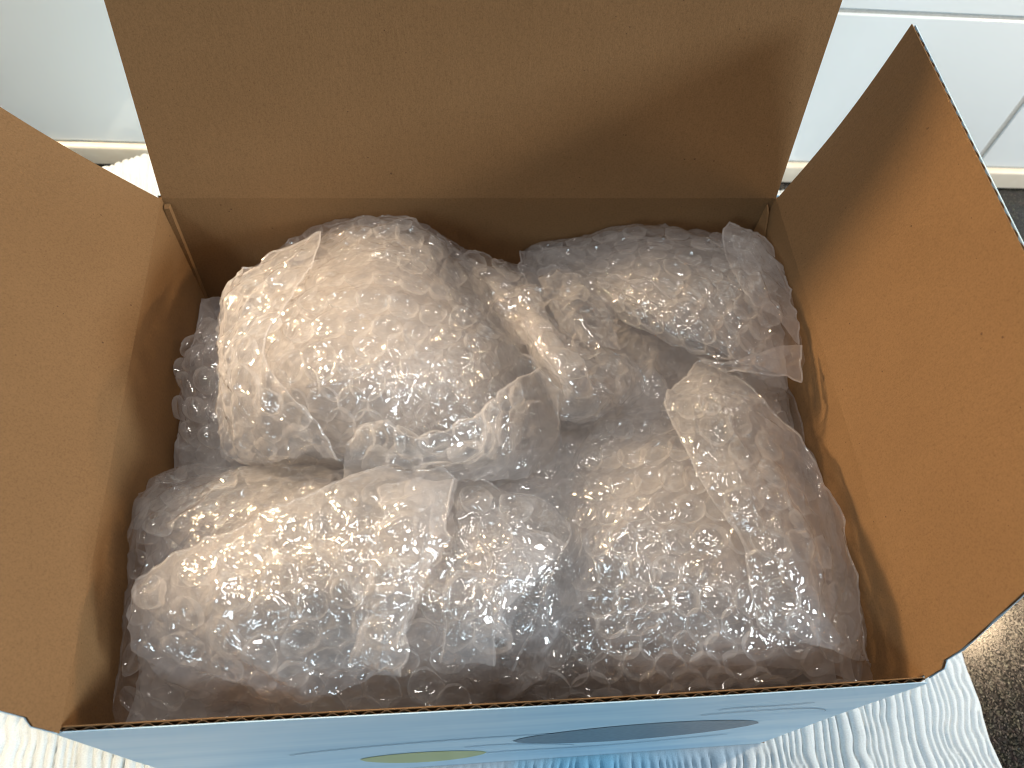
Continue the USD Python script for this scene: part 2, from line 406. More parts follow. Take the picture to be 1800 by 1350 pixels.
# glue tab folded round the right back corner, and the raw board edge in the left back corner
gt = trimesh.creation.extrude_polygon(Polygon([(0.1545, -0.215), (0.1545, -0.004), (0.1500, -0.0075), (0.1450, -0.0185), (0.1385, -0.034), (0.1385, -0.215)]), 0.0009, engine='earcut')
v = gt.vertices.copy()
gt.vertices = np.stack([WB - 0.0046 - v[:, 2] + 0.0030 * (0.1545 - v[:, 0]) / 0.016 * 1.0, v[:, 0], v[:, 1]], 1)
obj('glue_tab', gt, LINER, bx)
lt = trimesh.creation.box([0.0034, 0.0042, hb - 0.004], transform=trimesh.transformations.translation_matrix([-WB + 0.0026, DB - 0.0030, -hb / 2 - 0.002]))
obj('corner_edge', lt, LINER, bx)

# print on the front panel: flat ink on the blue face, 0.25 mm proud
YF = -DB


def front_ink(poly, m, lift, name):
    g = Polygon(poly).buffer(0)
    q = trimesh.creation.triangulate_polygon(g, engine='earcut')
    w = wave(q[0][:, 0], q[0][:, 1])
    obj(name, (np.stack([q[0][:, 0], YF - lift - w, q[0][:, 1]], 1), q[1]), m, front)


def lens(x0, x1, z, up, dn, skew=0.0, n=40):
    t = np.linspace(0, 1, n)
    sh = np.sin(np.pi * t) ** 0.55
    x = x0 + (x1 - x0) * t
    zz = z + skew * (t - 0.5)
    return list(zip(x, zz + up * sh)) + list(zip(x[::-1], (zz - dn * sh)[::-1]))


def stroke(x, z, w):
    x, z = np.array(x, float), np.array(z, float)
    return list(zip(x, z + w / 2)) + list(zip(x[::-1], (z - w / 2)[::-1]))

front_ink(lens(0.008, 0.156, -0.118, 0.034, 0.036, 0.006), INK, 0.00028, 'printed_ellipse')
front_ink(lens(-0.084, -0.005, -0.165, 0.020, 0.034, -0.006), INK_GREEN, 0.00028, 'printed_leaf')
for xs_, zs_ in (([0.105, 0.13, 0.155, 0.172, 0.182, 0.178, 0.16, 0.13], [-0.062, -0.059, -0.060, -0.066, -0.078, -0.092, -0.102, -0.108]),
                 ([-0.02, 0.0, 0.02, 0.04, 0.05], [-0.135, -0.133, -0.140, -0.152, -0.160]),
                 ([-0.005, 0.02, 0.06, 0.10, 0.15], [-0.172, -0.170, -0.174, -0.170, -0.158]),
                 ([-0.12, -0.09, -0.05, -0.01, 0.03], [-0.118, -0.106, -0.100, -0.098, -0.100]),
                 ([0.11, 0.125, 0.14, 0.16], [-0.046, -0.042, -0.044, -0.040])):
    g_ = np.linspace(0, 1, 30)
    k_ = np.linspace(0, 1, len(xs_))
    front_ink(stroke(CubicSpline(k_, xs_)(g_), CubicSpline(k_, zs_)(g_), 0.0016), INK_LINE, 0.00042, 'printed_line')


# ------------------------------------------------------------------ bubble wrap
# a sheet is a spline surface through a few points; film and blisters are laid on it and crumpled
def ridged(p, seed):
    return 1 - 2 * np.abs(noise(p, seed) - 0.5)


def inside(P):
    """what lies below the rim presses against the walls, never through them"""
    P = np.array(P, float)
    low = P[..., 2] < 0.004
    lean = 0.009 * np.clip(-P[..., 2] / HBOX, 0, 1)
    P[..., 0] = np.where(low, np.clip(P[..., 0], -WB + lean + 0.0016, WB - lean - 0.0016), P[..., 0])
    P[..., 1] = np.where(low, np.clip(P[..., 1], -DB + T + 0.0022 + 0.0012, DB - 0.0016), P[..., 1])
    return P


class Sheet:
    def __init__(self, ctl, seed, crumple=1.0, drop=0.0, fold=1.0):
        c = np.asarray(ctl, float)
        self.seed, self.crumple, self.drop, self.fold = seed, crumple, drop, fold
        nr, nc = c.shape[:2]
        u, v = np.linspace(0, 1, nc), np.linspace(0, 1, nr)
        k = lambda n: min(3, n - 1)
        self.f = [RectBivariateSpline(v, u, c[:, :, i], kx=k(nr), ky=k(nc), s=0) for i in range(3)]
        g = np.linspace(0, 1, 30)
        Q = self.raw(*np.meshgrid(g, g))
        self.Lu = np.linalg.norm(np.diff(Q, axis=1), axis=2).sum(1).mean()
        self.Lv = np.linalg.norm(np.diff(Q, axis=0), axis=2).sum(0).mean()

    def raw(self, u, v):
        return np.stack([f.ev(v, u) for f in self.f], -1)

    def frame(self, u, v):
        e = 2e-3
        du = self.raw(np.clip(u + e, 0, 1), v) - self.raw(np.clip(u - e, 0, 1), v)
        dv = self.raw(u, np.clip(v + e, 0, 1)) - self.raw(u, np.clip(v - e, 0, 1))
        su = np.linalg.norm(du, axis=-1) / (np.clip(u + e, 0, 1) - np.clip(u - e, 0, 1))
        sv = np.linalg.norm(dv, axis=-1) / (np.clip(v + e, 0, 1) - np.clip(v - e, 0, 1))
        n = np.cross(dv, du)
        n /= np.linalg.norm(n, axis=-1, keepdims=True) + 1e-12
        return n, np.maximum(su, 1e-4), np.maximum(sv, 1e-4)

    def at(self, u, v, lift=0.0):
        P = self.raw(u, v)
        n, _, _ = self.frame(u, v)
        s = self.seed
        # creases: sharp ridges at two sizes, stretched along a direction of its own
        a = 0.7 * s
        R = np.array([[np.cos(a), -np.sin(a), 0], [np.sin(a), np.cos(a), 0], [0, 0, 1]])
        q = P @ R
        d = self.fold * 0.0075 * (ridged(q * [26, 11, 18] + s, s) ** 1.5 - 0.4)
        d = d + self.crumple * 0.0034 * (ridged(q * [62, 40, 55] + s, s + 1) ** 2 - 0.35)
        d = d + self.crumple * 0.0014 * (ridged(q * 150 + s, s + 2) ** 2 - 0.35)
        side = 0.006 * self.crumple * np.stack([noise(q * 32, s + 5) - 0.5, noise(q * 32, s + 6) - 0.5, 0 * d], -1)
        return P + side + n * (d - self.drop + lift)[..., None], n


def tube(points, radius, sides=5):
    p = np.asarray(points, float)
    t = np.gradient(p, axis=0)
    t /= np.linalg.norm(t, axis=1, keepdims=True) + 1e-12
    a = np.cross(t, [0.3, 0.2, 0.93])
    a /= np.linalg.norm(a, axis=1, keepdims=True) + 1e-12
    b = np.cross(t, a)
    th = np.arange(sides) * 2 * np.pi / sides
    v = p[:, None] + radius * (np.cos(th)[None, :, None] * a[:, None] + np.sin(th)[None, :, None] * b[:, None])
    return v.reshape(-1, 3), grid_faces(sides, len(p), closed=True)


def lattice(S, pitch, radius, margin, keep):
    """centres of the air bubbles in (u, v), with eight random numbers each"""
    r = np.random.default_rng(S.seed * 7 + 1)
    nv, nu = int((S.Lv - 2 * margin) / (pitch * 0.866)), int((S.Lu - 2 * margin) / pitch)
    out = []
    for i in range(nv + 1):
        for j in range(nu + 1):
            cv = (margin + radius + i * pitch * 0.866) / S.Lv
            cu = (margin + radius + (j + 0.5 * (i % 2)) * pitch) / S.Lu
            x = r.random(8)
            if cu > 1 - (margin + radius * 0.9) / S.Lu or cv > 1 - (margin + radius * 0.9) / S.Lv or x[0] > keep:
                continue
            _, su, sv = S.frame(np.array([cu]), np.array([cv]))
            if su[0] < 0.35 * S.Lu or sv[0] < 0.35 * S.Lv:
                continue
            out.append((cu, cv, su[0], sv[0], x))
    return out


def film_mesh(S, res=0.0017, wiggle=0.004, edges='', relief=0.0, pitch=0.0198, radius=0.0087, margin=0.004, keep=0.93, folds=0, creases=()):
    nu, nv = max(8, int(S.Lu / res)), max(8, int(S.Lv / res))
    u, v = np.meshgrid(np.linspace(0, 1, nu), np.linspace(0, 1, nv))
    # torn and cut edges waver a little
    P0 = S.raw(u, v)
    w = lambda k: wiggle * (noise(P0 * 35, S.seed + k) - 0.5) + 0.5 * wiggle * (noise(P0 * 110, S.seed + k + 3) - 0.5)
    u = np.clip(u + w(11) / S.Lu * (2 * u - 1) - 0.2 * wiggle / S.Lu * (2 * u - 1), 0, 1)
    v = np.clip(v + w(17) / S.Lv * (2 * v - 1) - 0.2 * wiggle / S.Lv * (2 * v - 1), 0, 1)
    lift = np.zeros_like(u)
    if relief:
        for cu, cv, su, sv, x in lattice(S, pitch, radius, margin, keep):
            d = np.hypot((u - cu) * su, (v - cv) * sv) / (radius * (0.95 + 0.08 * x[1]))
            k = d < 1
            lift[k] += relief * (0.55 + 0.9 * x[3]) * (1 - d[k] ** 4) ** 0.7 * (1 + 0.5 * (x[5] - 0.5) * (u[k] - cu) * su / radius)
    # sharp creases pressed into the film, straight or a little bent
    r = np.random.default_rng(S.seed * 13 + 5)
    segs = list(creases) + [(x[0], x[1], x[0] + np.cos(6.28 * x[2]) * (0.15 + 0.3 * x[3]), x[1] + np.sin(6.28 * x[2]) * (0.15 + 0.3 * x[3])) for x in r.random((folds, 4))]
    for q, (u0, v0, u1, v1) in enumerate(segs):
        ax, ay, dx, dy = u0 * S.Lu, v0 * S.Lv, (u1 - u0) * S.Lu, (v1 - v0) * S.Lv
        L2 = dx * dx + dy * dy + 1e-12
        px, py = u * S.Lu - ax, v * S.Lv - ay
        t = (px * dx + py * dy) / L2
        bend = 0.004 * np.sin(np.pi * np.clip(t, 0, 1)) * np.sin(q * 2.1 + S.seed) + 0.0016 * (noise(P0 * 90, S.seed + 31) - 0.5)
        d = (px * dy - py * dx) / np.sqrt(L2) + bend
        w = np.clip(t / 0.12, 0, 1) * np.clip((1 - t) / 0.12, 0, 1)
        lift += w * (0.0026 if q % 3 else -0.0020) * np.clip(1 - np.abs(d) / 0.0034, 0, 1) ** 1.3
    P, _ = S.at(u, v, lift)
    P = inside(P)
    parts = [(P.reshape(-1, 3), grid_faces(nu, nv)[:, ::-1])]
    for e in edges:
        line = {'t': P[0], 'b': P[-1], 'l': P[:, 0], 'r': P[:, -1]}[e]
        parts.append(tube(line, 0.00055))
    V, F, k = [], [], 0
    for vv, ff in parts:
        V.append(vv)
        F.append(ff + k)
        k += len(vv)
    return np.vstack(V), np.vstack(F)


def blisters(S, pitch=0.0198, radius=0.0087, height=0.0058, margin=0.004, keep=0.93, flat=0.0, rings=6, sides=18):
    """the air bubbles of a sheet, each its own small dome; some are half flat or buckled"""
    out = []
    th = np.arange(sides) * 2 * np.pi / sides
    rr = np.concatenate([[0.0], np.linspace(0.25, 0.8, rings - 3), [0.93, 1.0]])
    prof = np.concatenate([[1.0], (1 - rr[1:-1] ** 5) ** 0.5, [0.0]])
    for cu, cv, su, sv, x in lattice(S, pitch, radius, margin, keep):
        if True:
            rad = radius * (0.93 + 0.1 * x[1])
            el = 1 + 0.12 * (x[6] - 0.5)
            U = cu + rr[:, None] * rad * el * np.cos(th)[None] / su
            V = cv + rr[:, None] * rad / el * np.sin(th)[None] / sv
            air = 1.0 if x[2] > 0.45 else 0.35 + 0.65 * x[3]
            air = max(0.15, air - flat * x[4])
            h = height * air * prof[:, None] * np.ones(sides)[None]
            # tilt and buckle of a slack dome
            tilt = 1 + (1.2 - air) * 0.8 * rr[:, None] * np.cos(th[None] - 6.28 * x[5])
            P, n = S.at(np.clip(U, 0.001, 0.999), np.clip(V, 0.001, 0.999))
            c0 = P.mean((0, 1))
            buck = (ridged((P - c0) * 210 + x[7] * 50, S.seed + 4) ** 2 - 0.3) * 0.0016 * (1.35 - air)
            n0 = n.mean((0, 1))
            n0 /= np.linalg.norm(n0)
            P = P - n0 * ((h * tilt) + buck * (prof[:, None] > 0) * np.minimum(1, prof[:, None] * 2) + 0.00025)[..., None]
            P = inside(P)
            v = np.vstack([P[0, :1], P[1:].reshape(-1, 3)])
            f = [[0, 1 + k, 1 + (k + 1) % sides] for k in range(sides)]
            q = grid_faces(sides, len(rr) - 1, closed=True) + 1
            out.append((v, np.vstack([np.array(f), q[:, [0, 1, 2]], q[:, [0, 2, 3]]])))
    return out


budget = [0]


def wrap(parent, name, ctl, seed, edges='', bubbles=True, m=None, mb=None, label=None, group=None, **k):
    sk = {a: k.pop(a) for a in ('crumple', 'drop', 'fold') if a in k}
    wig, creases = k.pop('wiggle', 0.004), k.pop('creases', ())
    S = Sheet(ctl, seed, **sk)
    m = m or (FILM_FOLD if any(w in name for w in ('fold', 'flap', 'end', 'pleat', 'strip')) else FILM)
    p = obj(name, film_mesh(S, wiggle=wig, edges=edges, relief=0.0011 if bubbles else 0.0, keep=k.get('keep', 0.93), folds=5, creases=creases), m, parent, smooth=55)
    tag(p, label)
    if bubbles:
        for b in blisters(S, **k):
            obj('bubble', b, mb or FILM_BUBBLE, p, smooth=70)
            budget[0] += 1
    return S


def core(parent, ctl, seed, drop, near=None, deep=None):
    """the turns of wrap further in: one milky layer, and a denser one below it"""
    S = Sheet(ctl, seed, crumple=1.0, drop=drop, fold=1.1)
    obj('inner_layer', film_mesh(S, res=0.0022, wiggle=0.0, relief=0.0022, keep=0.9), near or FILM_INNER, parent, smooth=60)
    S = Sheet(ctl, seed + 100, crumple=1.3, drop=drop + 0.013, fold=1.6)
    obj('inner_layer', film_mesh(S, res=0.004, wiggle=0.0), deep or FILM_DEEP, parent, smooth=60)

GRP = 'bubble wrap bundles packed in the box'
lower = thing('bubble_wrap_layer', 'crumpled milky bubble wrap lying deepest, seen in the gaps between bundles', 'bubble wrap')
wrap(lower, 'wrap_sheet', [[(-0.2110, 0.1347, -0.1000), (-0.1316, 0.1671, -0.0900), (-0.0567, 0.1783, -0.0850), (0.0274, 0.1694, -0.0750), (0.1388, 0.1765, -0.0850), (0.2351, 0.1763, -0.1000)],
    [(-0.1984, 0.0546, -0.0900), (-0.1217, 0.0497, -0.0700), (-0.0563, 0.0478, -0.0700), (0.0167, 0.0415, -0.0550), (0.1001, 0.0473, -0.0400), (0.2053, 0.0435, -0.0600)],
    [(-0.2029, -0.0170, -0.0900), (-0.1264, -0.0241, -0.0450), (-0.0548, -0.0394, -0.0320), (0.0234, -0.0449, -0.0180), (0.1083, -0.0274, -0.0500), (0.2142, -0.0267, -0.0700)],
    [(-0.2090, -0.0860, -0.0900), (-0.1406, -0.0857, -0.0800), (-0.0621, -0.0932, -0.0550), (0.0122, -0.1041, -0.0180), (0.1122, -0.0885, -0.0800), (0.2136, -0.0970, -0.0800)],
    [(-0.2046, -0.1421, -0.0850), (-0.1374, -0.1453, -0.0750), (-0.0626, -0.1461, -0.0700), (0.0132, -0.1462, -0.0650), (0.1008, -0.1444, -0.0750), (0.2114, -0.1423, -0.0850)]], 40, crumple=1.4, fold=1.6, m=FILM_INNER, keep=0.5)
core(lower, [[(-0.2110, 0.1347, -0.1000), (-0.1316, 0.1671, -0.0900), (-0.0567, 0.1783, -0.0850), (0.0274, 0.1694, -0.0750), (0.1388, 0.1765, -0.0850), (0.2351, 0.1763, -0.1000)],
    [(-0.1984, 0.0546, -0.0900), (-0.1217, 0.0497, -0.0700), (-0.0563, 0.0478, -0.0700), (0.0167, 0.0415, -0.0550), (0.1001, 0.0473, -0.0400), (0.2053, 0.0435, -0.0600)],
    [(-0.2029, -0.0170, -0.0900), (-0.1264, -0.0241, -0.0450), (-0.0548, -0.0394, -0.0320), (0.0234, -0.0449, -0.0180), (0.1083, -0.0274, -0.0500), (0.2142, -0.0267, -0.0700)],
    [(-0.2090, -0.0860, -0.0900), (-0.1406, -0.0857, -0.0800), (-0.0621, -0.0932, -0.0550), (0.0122, -0.1041, -0.0180), (0.1122, -0.0885, -0.0800), (0.2136, -0.0970, -0.0800)],
    [(-0.2046, -0.1421, -0.0850), (-0.1374, -0.1453, -0.0750), (-0.0626, -0.1461, -0.0700), (0.0132, -0.1462, -0.0650), (0.1008, -0.1444, -0.0750), (0.2114, -0.1423, -0.0850)]], 41, 0.018)

A = thing('bubble_wrap_bundle', 'big round bubble wrap bundle with bright glare, left back of the box', 'bubble wrap', GRP)
CA = [[(-0.1610, 0.1542, -0.1000), (-0.1326, 0.1831, -0.0900), (-0.0891, 0.1903, -0.0700), (-0.0477, 0.1901, -0.0700), (-0.0018, 0.1655, -0.0900), (0.0261, 0.1253, -0.1000)],
    [(-0.1631, 0.1080, -0.0500), (-0.1269, 0.1276, -0.0250), (-0.0863, 0.1386, -0.0120), (-0.0464, 0.1390, -0.0150), (-0.0022, 0.1177, -0.0350), (0.0294, 0.0792, -0.0600)],
    [(-0.1610, 0.0630, -0.0350), (-0.1150, 0.0505, 0.0180), (-0.0763, 0.0468, 0.0330), (-0.0397, 0.0460, 0.0280), (-0.0004, 0.0489, 0.0000), (0.0348, 0.0365, -0.0400)],
    [(-0.1586, 0.0282, -0.0300), (-0.1161, 0.0044, 0.0280), (-0.0795, -0.0007, 0.0460), (-0.0402, -0.0014, 0.0400), (-0.0003, 0.0071, 0.0120), (0.0373, 0.0013, -0.0300)],
    [(-0.1577, 0.0084, -0.0500), (-0.1166, -0.0143, 0.0000), (-0.0788, -0.0230, 0.0180), (-0.0410, -0.0242, 0.0180), (-0.0011, -0.0164, 0.0000), (0.0377, -0.0070, -0.0400)],
    [(-0.1512, -0.0025, -0.0800), (-0.1150, -0.0145, -0.0500), (-0.0802, -0.0227, -0.0300), (-0.0419, -0.0263, -0.0250), (-0.0028, -0.0244, -0.0350), (0.0288, -0.0144, -0.0600)],
    [(-0.1515, 0.0174, -0.1300), (-0.1177, 0.0074, -0.1100), (-0.0870, 0.0018, -0.1000), (-0.0428, 0.0001, -0.1000), (0.0019, -0.0016, -0.1000), (0.0309, 0.0060, -0.1200)]]
core(A, CA, 1, 0.012)
wrap(A, 'wrap_sheet', CA, 3, creases=[(0.30, 0.16, 0.22, 0.42), (0.62, 0.2, 0.74, 0.5), (0.55, 0.35, 0.6, 0.75), (0.2, 0.62, 0.5, 0.8)])
wrap(A, 'folded_flap', [[(-0.1547, 0.1014, -0.0200), (-0.1319, 0.1096, 0.0000), (-0.0954, 0.1267, 0.0050)],
    [(-0.1550, 0.0587, -0.0100), (-0.1367, 0.0572, 0.0200), (-0.1090, 0.0572, 0.0300)],
    [(-0.1525, 0.0175, -0.0050), (-0.1323, 0.0139, 0.0300), (-0.1158, 0.0128, 0.0420)],
    [(-0.1509, -0.0031, -0.0200), (-0.1222, -0.0154, 0.0250), (-0.0982, -0.0174, 0.0450)],
    [(-0.1475, -0.0133, -0.0500), (-0.1115, -0.0245, 0.0000), (-0.0789, -0.0413, 0.0250)]], 4, edges='tr', fold=0.5, crumple=1.3, keep=0.75)
wrap(A, 'folded_flap', [[(-0.0777, -0.0400, 0.0300), (-0.0590, -0.0336, 0.0480), (-0.0460, -0.0418, 0.0500), (-0.0255, -0.0331, 0.0450), (-0.0022, -0.0067, 0.0300), (0.0262, 0.0267, 0.0000)],
    [(-0.0807, -0.0408, 0.0220), (-0.0571, -0.0435, 0.0420), (-0.0409, -0.0455, 0.0420), (-0.0214, -0.0387, 0.0360), (0.0005, -0.0176, 0.0220), (0.0322, 0.0103, -0.0080)],
    [(-0.0793, -0.0385, 0.0080), (-0.0568, -0.0432, 0.0220), (-0.0355, -0.0443, 0.0260), (-0.0154, -0.0409, 0.0220), (0.0065, -0.0301, 0.0100), (0.0362, -0.0075, -0.0200)],
    [(-0.0755, -0.0316, -0.0150), (-0.0567, -0.0368, -0.0050), (-0.0326, -0.0393, 0.0000), (-0.0099, -0.0388, -0.0030), (0.0127, -0.0342, -0.0120), (0.0336, -0.0185, -0.0350)]], 5, edges='tr', fold=0.6, crumple=1.3, keep=0.75)
wrap(A, 'standing_edge', [[(-0.1053, 0.1398, -0.0200), (-0.0753, 0.1465, -0.0080), (-0.0570, 0.1475, -0.0060), (-0.0389, 0.1414, -0.0100), (-0.0171, 0.1289, -0.0220), (0.0069, 0.1105, -0.0350)],
    [(-0.1014, 0.1093, 0.0000), (-0.0736, 0.1130, 0.0060), (-0.0529, 0.1121, 0.0080), (-0.0358, 0.1055, 0.0040), (-0.0169, 0.0926, -0.0080), (0.0092, 0.0719, -0.0220)],
    [(-0.0974, 0.0699, 0.0180), (-0.0708, 0.0644, 0.0300), (-0.0520, 0.0642, 0.0300), (-0.0332, 0.0619, 0.0220), (-0.0140, 0.0503, 0.0100), (0.0128, 0.0351, -0.0100)]], 6, edges='t', fold=0.4)
wrap(A, 'side_layer', [[(-0.1700, 0.1271, -0.0600), (-0.1737, 0.1026, -0.0550), (-0.1839, 0.0927, -0.0600), (-0.1905, 0.1016, -0.0800)],
    [(-0.1562, 0.0811, -0.0500), (-0.1702, 0.0739, -0.0450), (-0.1857, 0.0678, -0.0550), (-0.1985, 0.0853, -0.0900)],
    [(-0.1524, 0.0393, -0.0500), (-0.1662, 0.0369, -0.0450), (-0.1851, 0.0430, -0.0550), (-0.1984, 0.0610, -0.0900)],
    [(-0.1482, 0.0092, -0.0600), (-0.1624, 0.0110, -0.0550), (-0.1833, 0.0186, -0.0650), (-0.1965, 0.0365, -0.1000)],
    [(-0.1475, -0.0046, -0.0800), (-0.1602, -0.0044, -0.0750), (-0.1797, 0.0035, -0.0850), (-0.1884, 0.0141, -0.1100)]], 7, edges='', fold=0.6)

B = thing('bubble_wrap_bundle', 'small twisted bubble wrap bundle between the big round bundle and the back right one', 'bubble wrap', GRP)
CB = [[(-0.0164, 0.1420, -0.0350), (0.0097, 0.1304, -0.0300), (0.0393, 0.1124, -0.0350), (0.0584, 0.0984, -0.0450)],
    [(-0.0054, 0.1016, -0.0200), (0.0159, 0.0848, -0.0040), (0.0406, 0.0751, -0.0120), (0.0677, 0.0675, -0.0300)],
    [(0.0084, 0.0671, -0.0150), (0.0265, 0.0510, 0.0020), (0.0503, 0.0458, -0.0030), (0.0768, 0.0426, -0.0180)],
    [(0.0192, 0.0412, -0.0200), (0.0338, 0.0227, 0.0030), (0.0575, 0.0240, 0.0000), (0.0863, 0.0330, -0.0160)],
    [(0.0279, 0.0162, -0.0250), (0.0426, 0.0054, -0.0030), (0.0634, 0.0102, -0.0060), (0.0881, 0.0254, -0.0200)],
    [(0.0336, 0.0046, -0.0400), (0.0460, -0.0004, -0.0200), (0.0652, 0.0046, -0.0200), (0.0886, 0.0219, -0.0350)]]
core(B, CB, 11, 0.012)
wrap(B, 'wrap_sheet', CB, 12, crumple=1.5, keep=0.6, edges='r')
wrap(B, 'twisted_end', [[(0.0397, 0.1228, -0.0300), (0.0514, 0.1185, -0.0200), (0.0631, 0.1053, -0.0200), (0.0777, 0.0951, -0.0250)],
    [(0.0376, 0.0972, -0.0150), (0.0481, 0.0887, -0.0040), (0.0601, 0.0813, -0.0060), (0.0804, 0.0801, -0.0200)],
    [(0.0420, 0.0737, -0.0100), (0.0496, 0.0622, 0.0030), (0.0616, 0.0578, 0.0000), (0.0742, 0.0636, -0.0180)],
    [(0.0475, 0.0559, -0.0120), (0.0522, 0.0411, 0.0040), (0.0628, 0.0395, 0.0000), (0.0761, 0.0480, -0.0200)]], 13, crumple=1.8, keep=0.5, edges='tr', flat=0.4)
wrap(B, 'folded_flap', [[(0.0216, 0.1261, -0.0400), (0.0275, 0.1012, -0.0200), (0.0332, 0.0831, -0.0200)],
    [(0.0271, 0.0745, -0.0200), (0.0321, 0.0442, 0.0060), (0.0385, 0.0246, 0.0060)],
    [(0.0340, 0.0328, -0.0200), (0.0418, 0.0095, 0.0060), (0.0589, 0.0088, 0.0000)],
    [(0.0433, 0.0141, -0.0400), (0.0554, 0.0080, -0.0200), (0.0838, 0.0253, -0.0300)]], 14, crumple=1.5, keep=0.5, edges='r', flat=0.3)

C = thing('bubble_wrap_bundle', 'flat greyish bubble wrap bundle in the right back corner with round bubbles showing clearly', 'bubble wrap', GRP)
CC = [[(0.0419, 0.1619, -0.1000), (0.0551, 0.1867, -0.1000), (0.0900, 0.1949, -0.1000), (0.1201, 0.1950, -0.0900), (0.1746, 0.1917, -0.0900), (0.2197, 0.1856, -0.0900), (0.2436, 0.1762, -0.1000)],
    [(0.0370, 0.1362, -0.0500), (0.0453, 0.1518, -0.0400), (0.0733, 0.1462, -0.0300), (0.0987, 0.1457, -0.0180), (0.1461, 0.1422, -0.0200), (0.1866, 0.1396, -0.0250), (0.2065, 0.1325, -0.0350)],
    [(0.0455, 0.1171, -0.0350), (0.0569, 0.1171, -0.0200), (0.0758, 0.1087, -0.0040), (0.1008, 0.1049, 0.0060), (0.1347, 0.1000, 0.0060), (0.1676, 0.0976, 0.0000), (0.1984, 0.0989, -0.0200)],
    [(0.0558, 0.1000, -0.0250), (0.0688, 0.0915, -0.0080), (0.0846, 0.0806, 0.0060), (0.1061, 0.0721, 0.0140), (0.1332, 0.0675, 0.0140), (0.1617, 0.0672, 0.0080), (0.1942, 0.0725, -0.0120)],
    [(0.0671, 0.0885, -0.0220), (0.0768, 0.0723, -0.0060), (0.0916, 0.0572, 0.0060), (0.1108, 0.0466, 0.0120), (0.1356, 0.0421, 0.0120), (0.1601, 0.0416, 0.0060), (0.1937, 0.0487, -0.0120)],
    [(0.0719, 0.0863, -0.0240), (0.0839, 0.0665, -0.0100), (0.1018, 0.0476, 0.0000), (0.1193, 0.0349, 0.0040), (0.1418, 0.0265, 0.0040), (0.1610, 0.0214, 0.0000), (0.1879, 0.0192, -0.0120)]]
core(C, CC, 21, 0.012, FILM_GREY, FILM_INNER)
wrap(C, 'wrap_sheet', CC, 22, crumple=0.6, fold=0.5, edges='b', keep=1.0)
wrap(C, 'folded_flap', [[(0.1667, 0.1428, -0.0150), (0.1791, 0.1403, -0.0180), (0.1919, 0.1371, -0.0220)],
    [(0.1539, 0.1133, -0.0020), (0.1708, 0.1110, -0.0040), (0.1980, 0.1068, -0.0180)],
    [(0.1507, 0.0826, 0.0080), (0.1704, 0.0832, 0.0040), (0.1966, 0.0792, -0.0120)],
    [(0.1601, 0.0580, 0.0120), (0.1747, 0.0551, 0.0040), (0.1932, 0.0427, -0.0080)]], 24, crumple=1.2, edges='tlr', fold=0.5)
wrap(C, 'cut_end', [[(0.1197, 0.0304, 0.0060), (0.1394, 0.0243, 0.0100), (0.1573, 0.0278, 0.0100), (0.1924, 0.0401, -0.0040)],
    [(0.1295, 0.0256, 0.0040), (0.1464, 0.0206, 0.0070), (0.1641, 0.0216, 0.0060), (0.1894, 0.0284, -0.0060)],
    [(0.1425, 0.0238, 0.0000), (0.1539, 0.0174, 0.0030), (0.1670, 0.0130, 0.0020), (0.1841, 0.0142, -0.0100)]], 25, crumple=1.0, edges='br', fold=0.3, flat=0.4)
wrap(C, 'torn_end', [[(0.0361, 0.1623, -0.0600), (0.0629, 0.1664, -0.0550), (0.0921, 0.1662, -0.0550)],
    [(0.0301, 0.1338, -0.0500), (0.0513, 0.1307, -0.0400), (0.0803, 0.1254, -0.0400)],
    [(0.0445, 0.1093, -0.0500), (0.0624, 0.1064, -0.0400), (0.0889, 0.1013, -0.0400)]], 26, crumple=1.3, edges='tl', keep=0.5)

H = thing('bubble_wrap_bundle', 'dim bubble wrap roll pushed down by the right wall beneath the flat greyish bundle', 'bubble wrap', GRP)
CH = [[(0.1343, 0.0477, -0.0350), (0.1564, 0.0441, -0.0300), (0.1792, 0.0381, -0.0350), (0.1970, 0.0336, -0.0500)],
    [(0.1194, 0.0243, -0.0300), (0.1419, 0.0151, -0.0150), (0.1670, 0.0093, -0.0200), (0.1954, 0.0120, -0.0450)],
    [(0.1163, -0.0006, -0.0350), (0.1417, -0.0064, -0.0180), (0.1665, -0.0108, -0.0220), (0.1973, -0.0056, -0.0500)],
    [(0.1310, -0.0162, -0.0600), (0.1546, -0.0201, -0.0450), (0.1811, -0.0226, -0.0500), (0.2060, -0.0145, -0.0700)]]
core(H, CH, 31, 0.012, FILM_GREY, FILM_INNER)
wrap(H, 'wrap_sheet', CH, 32, crumple=0.7, fold=0.5, edges='r')

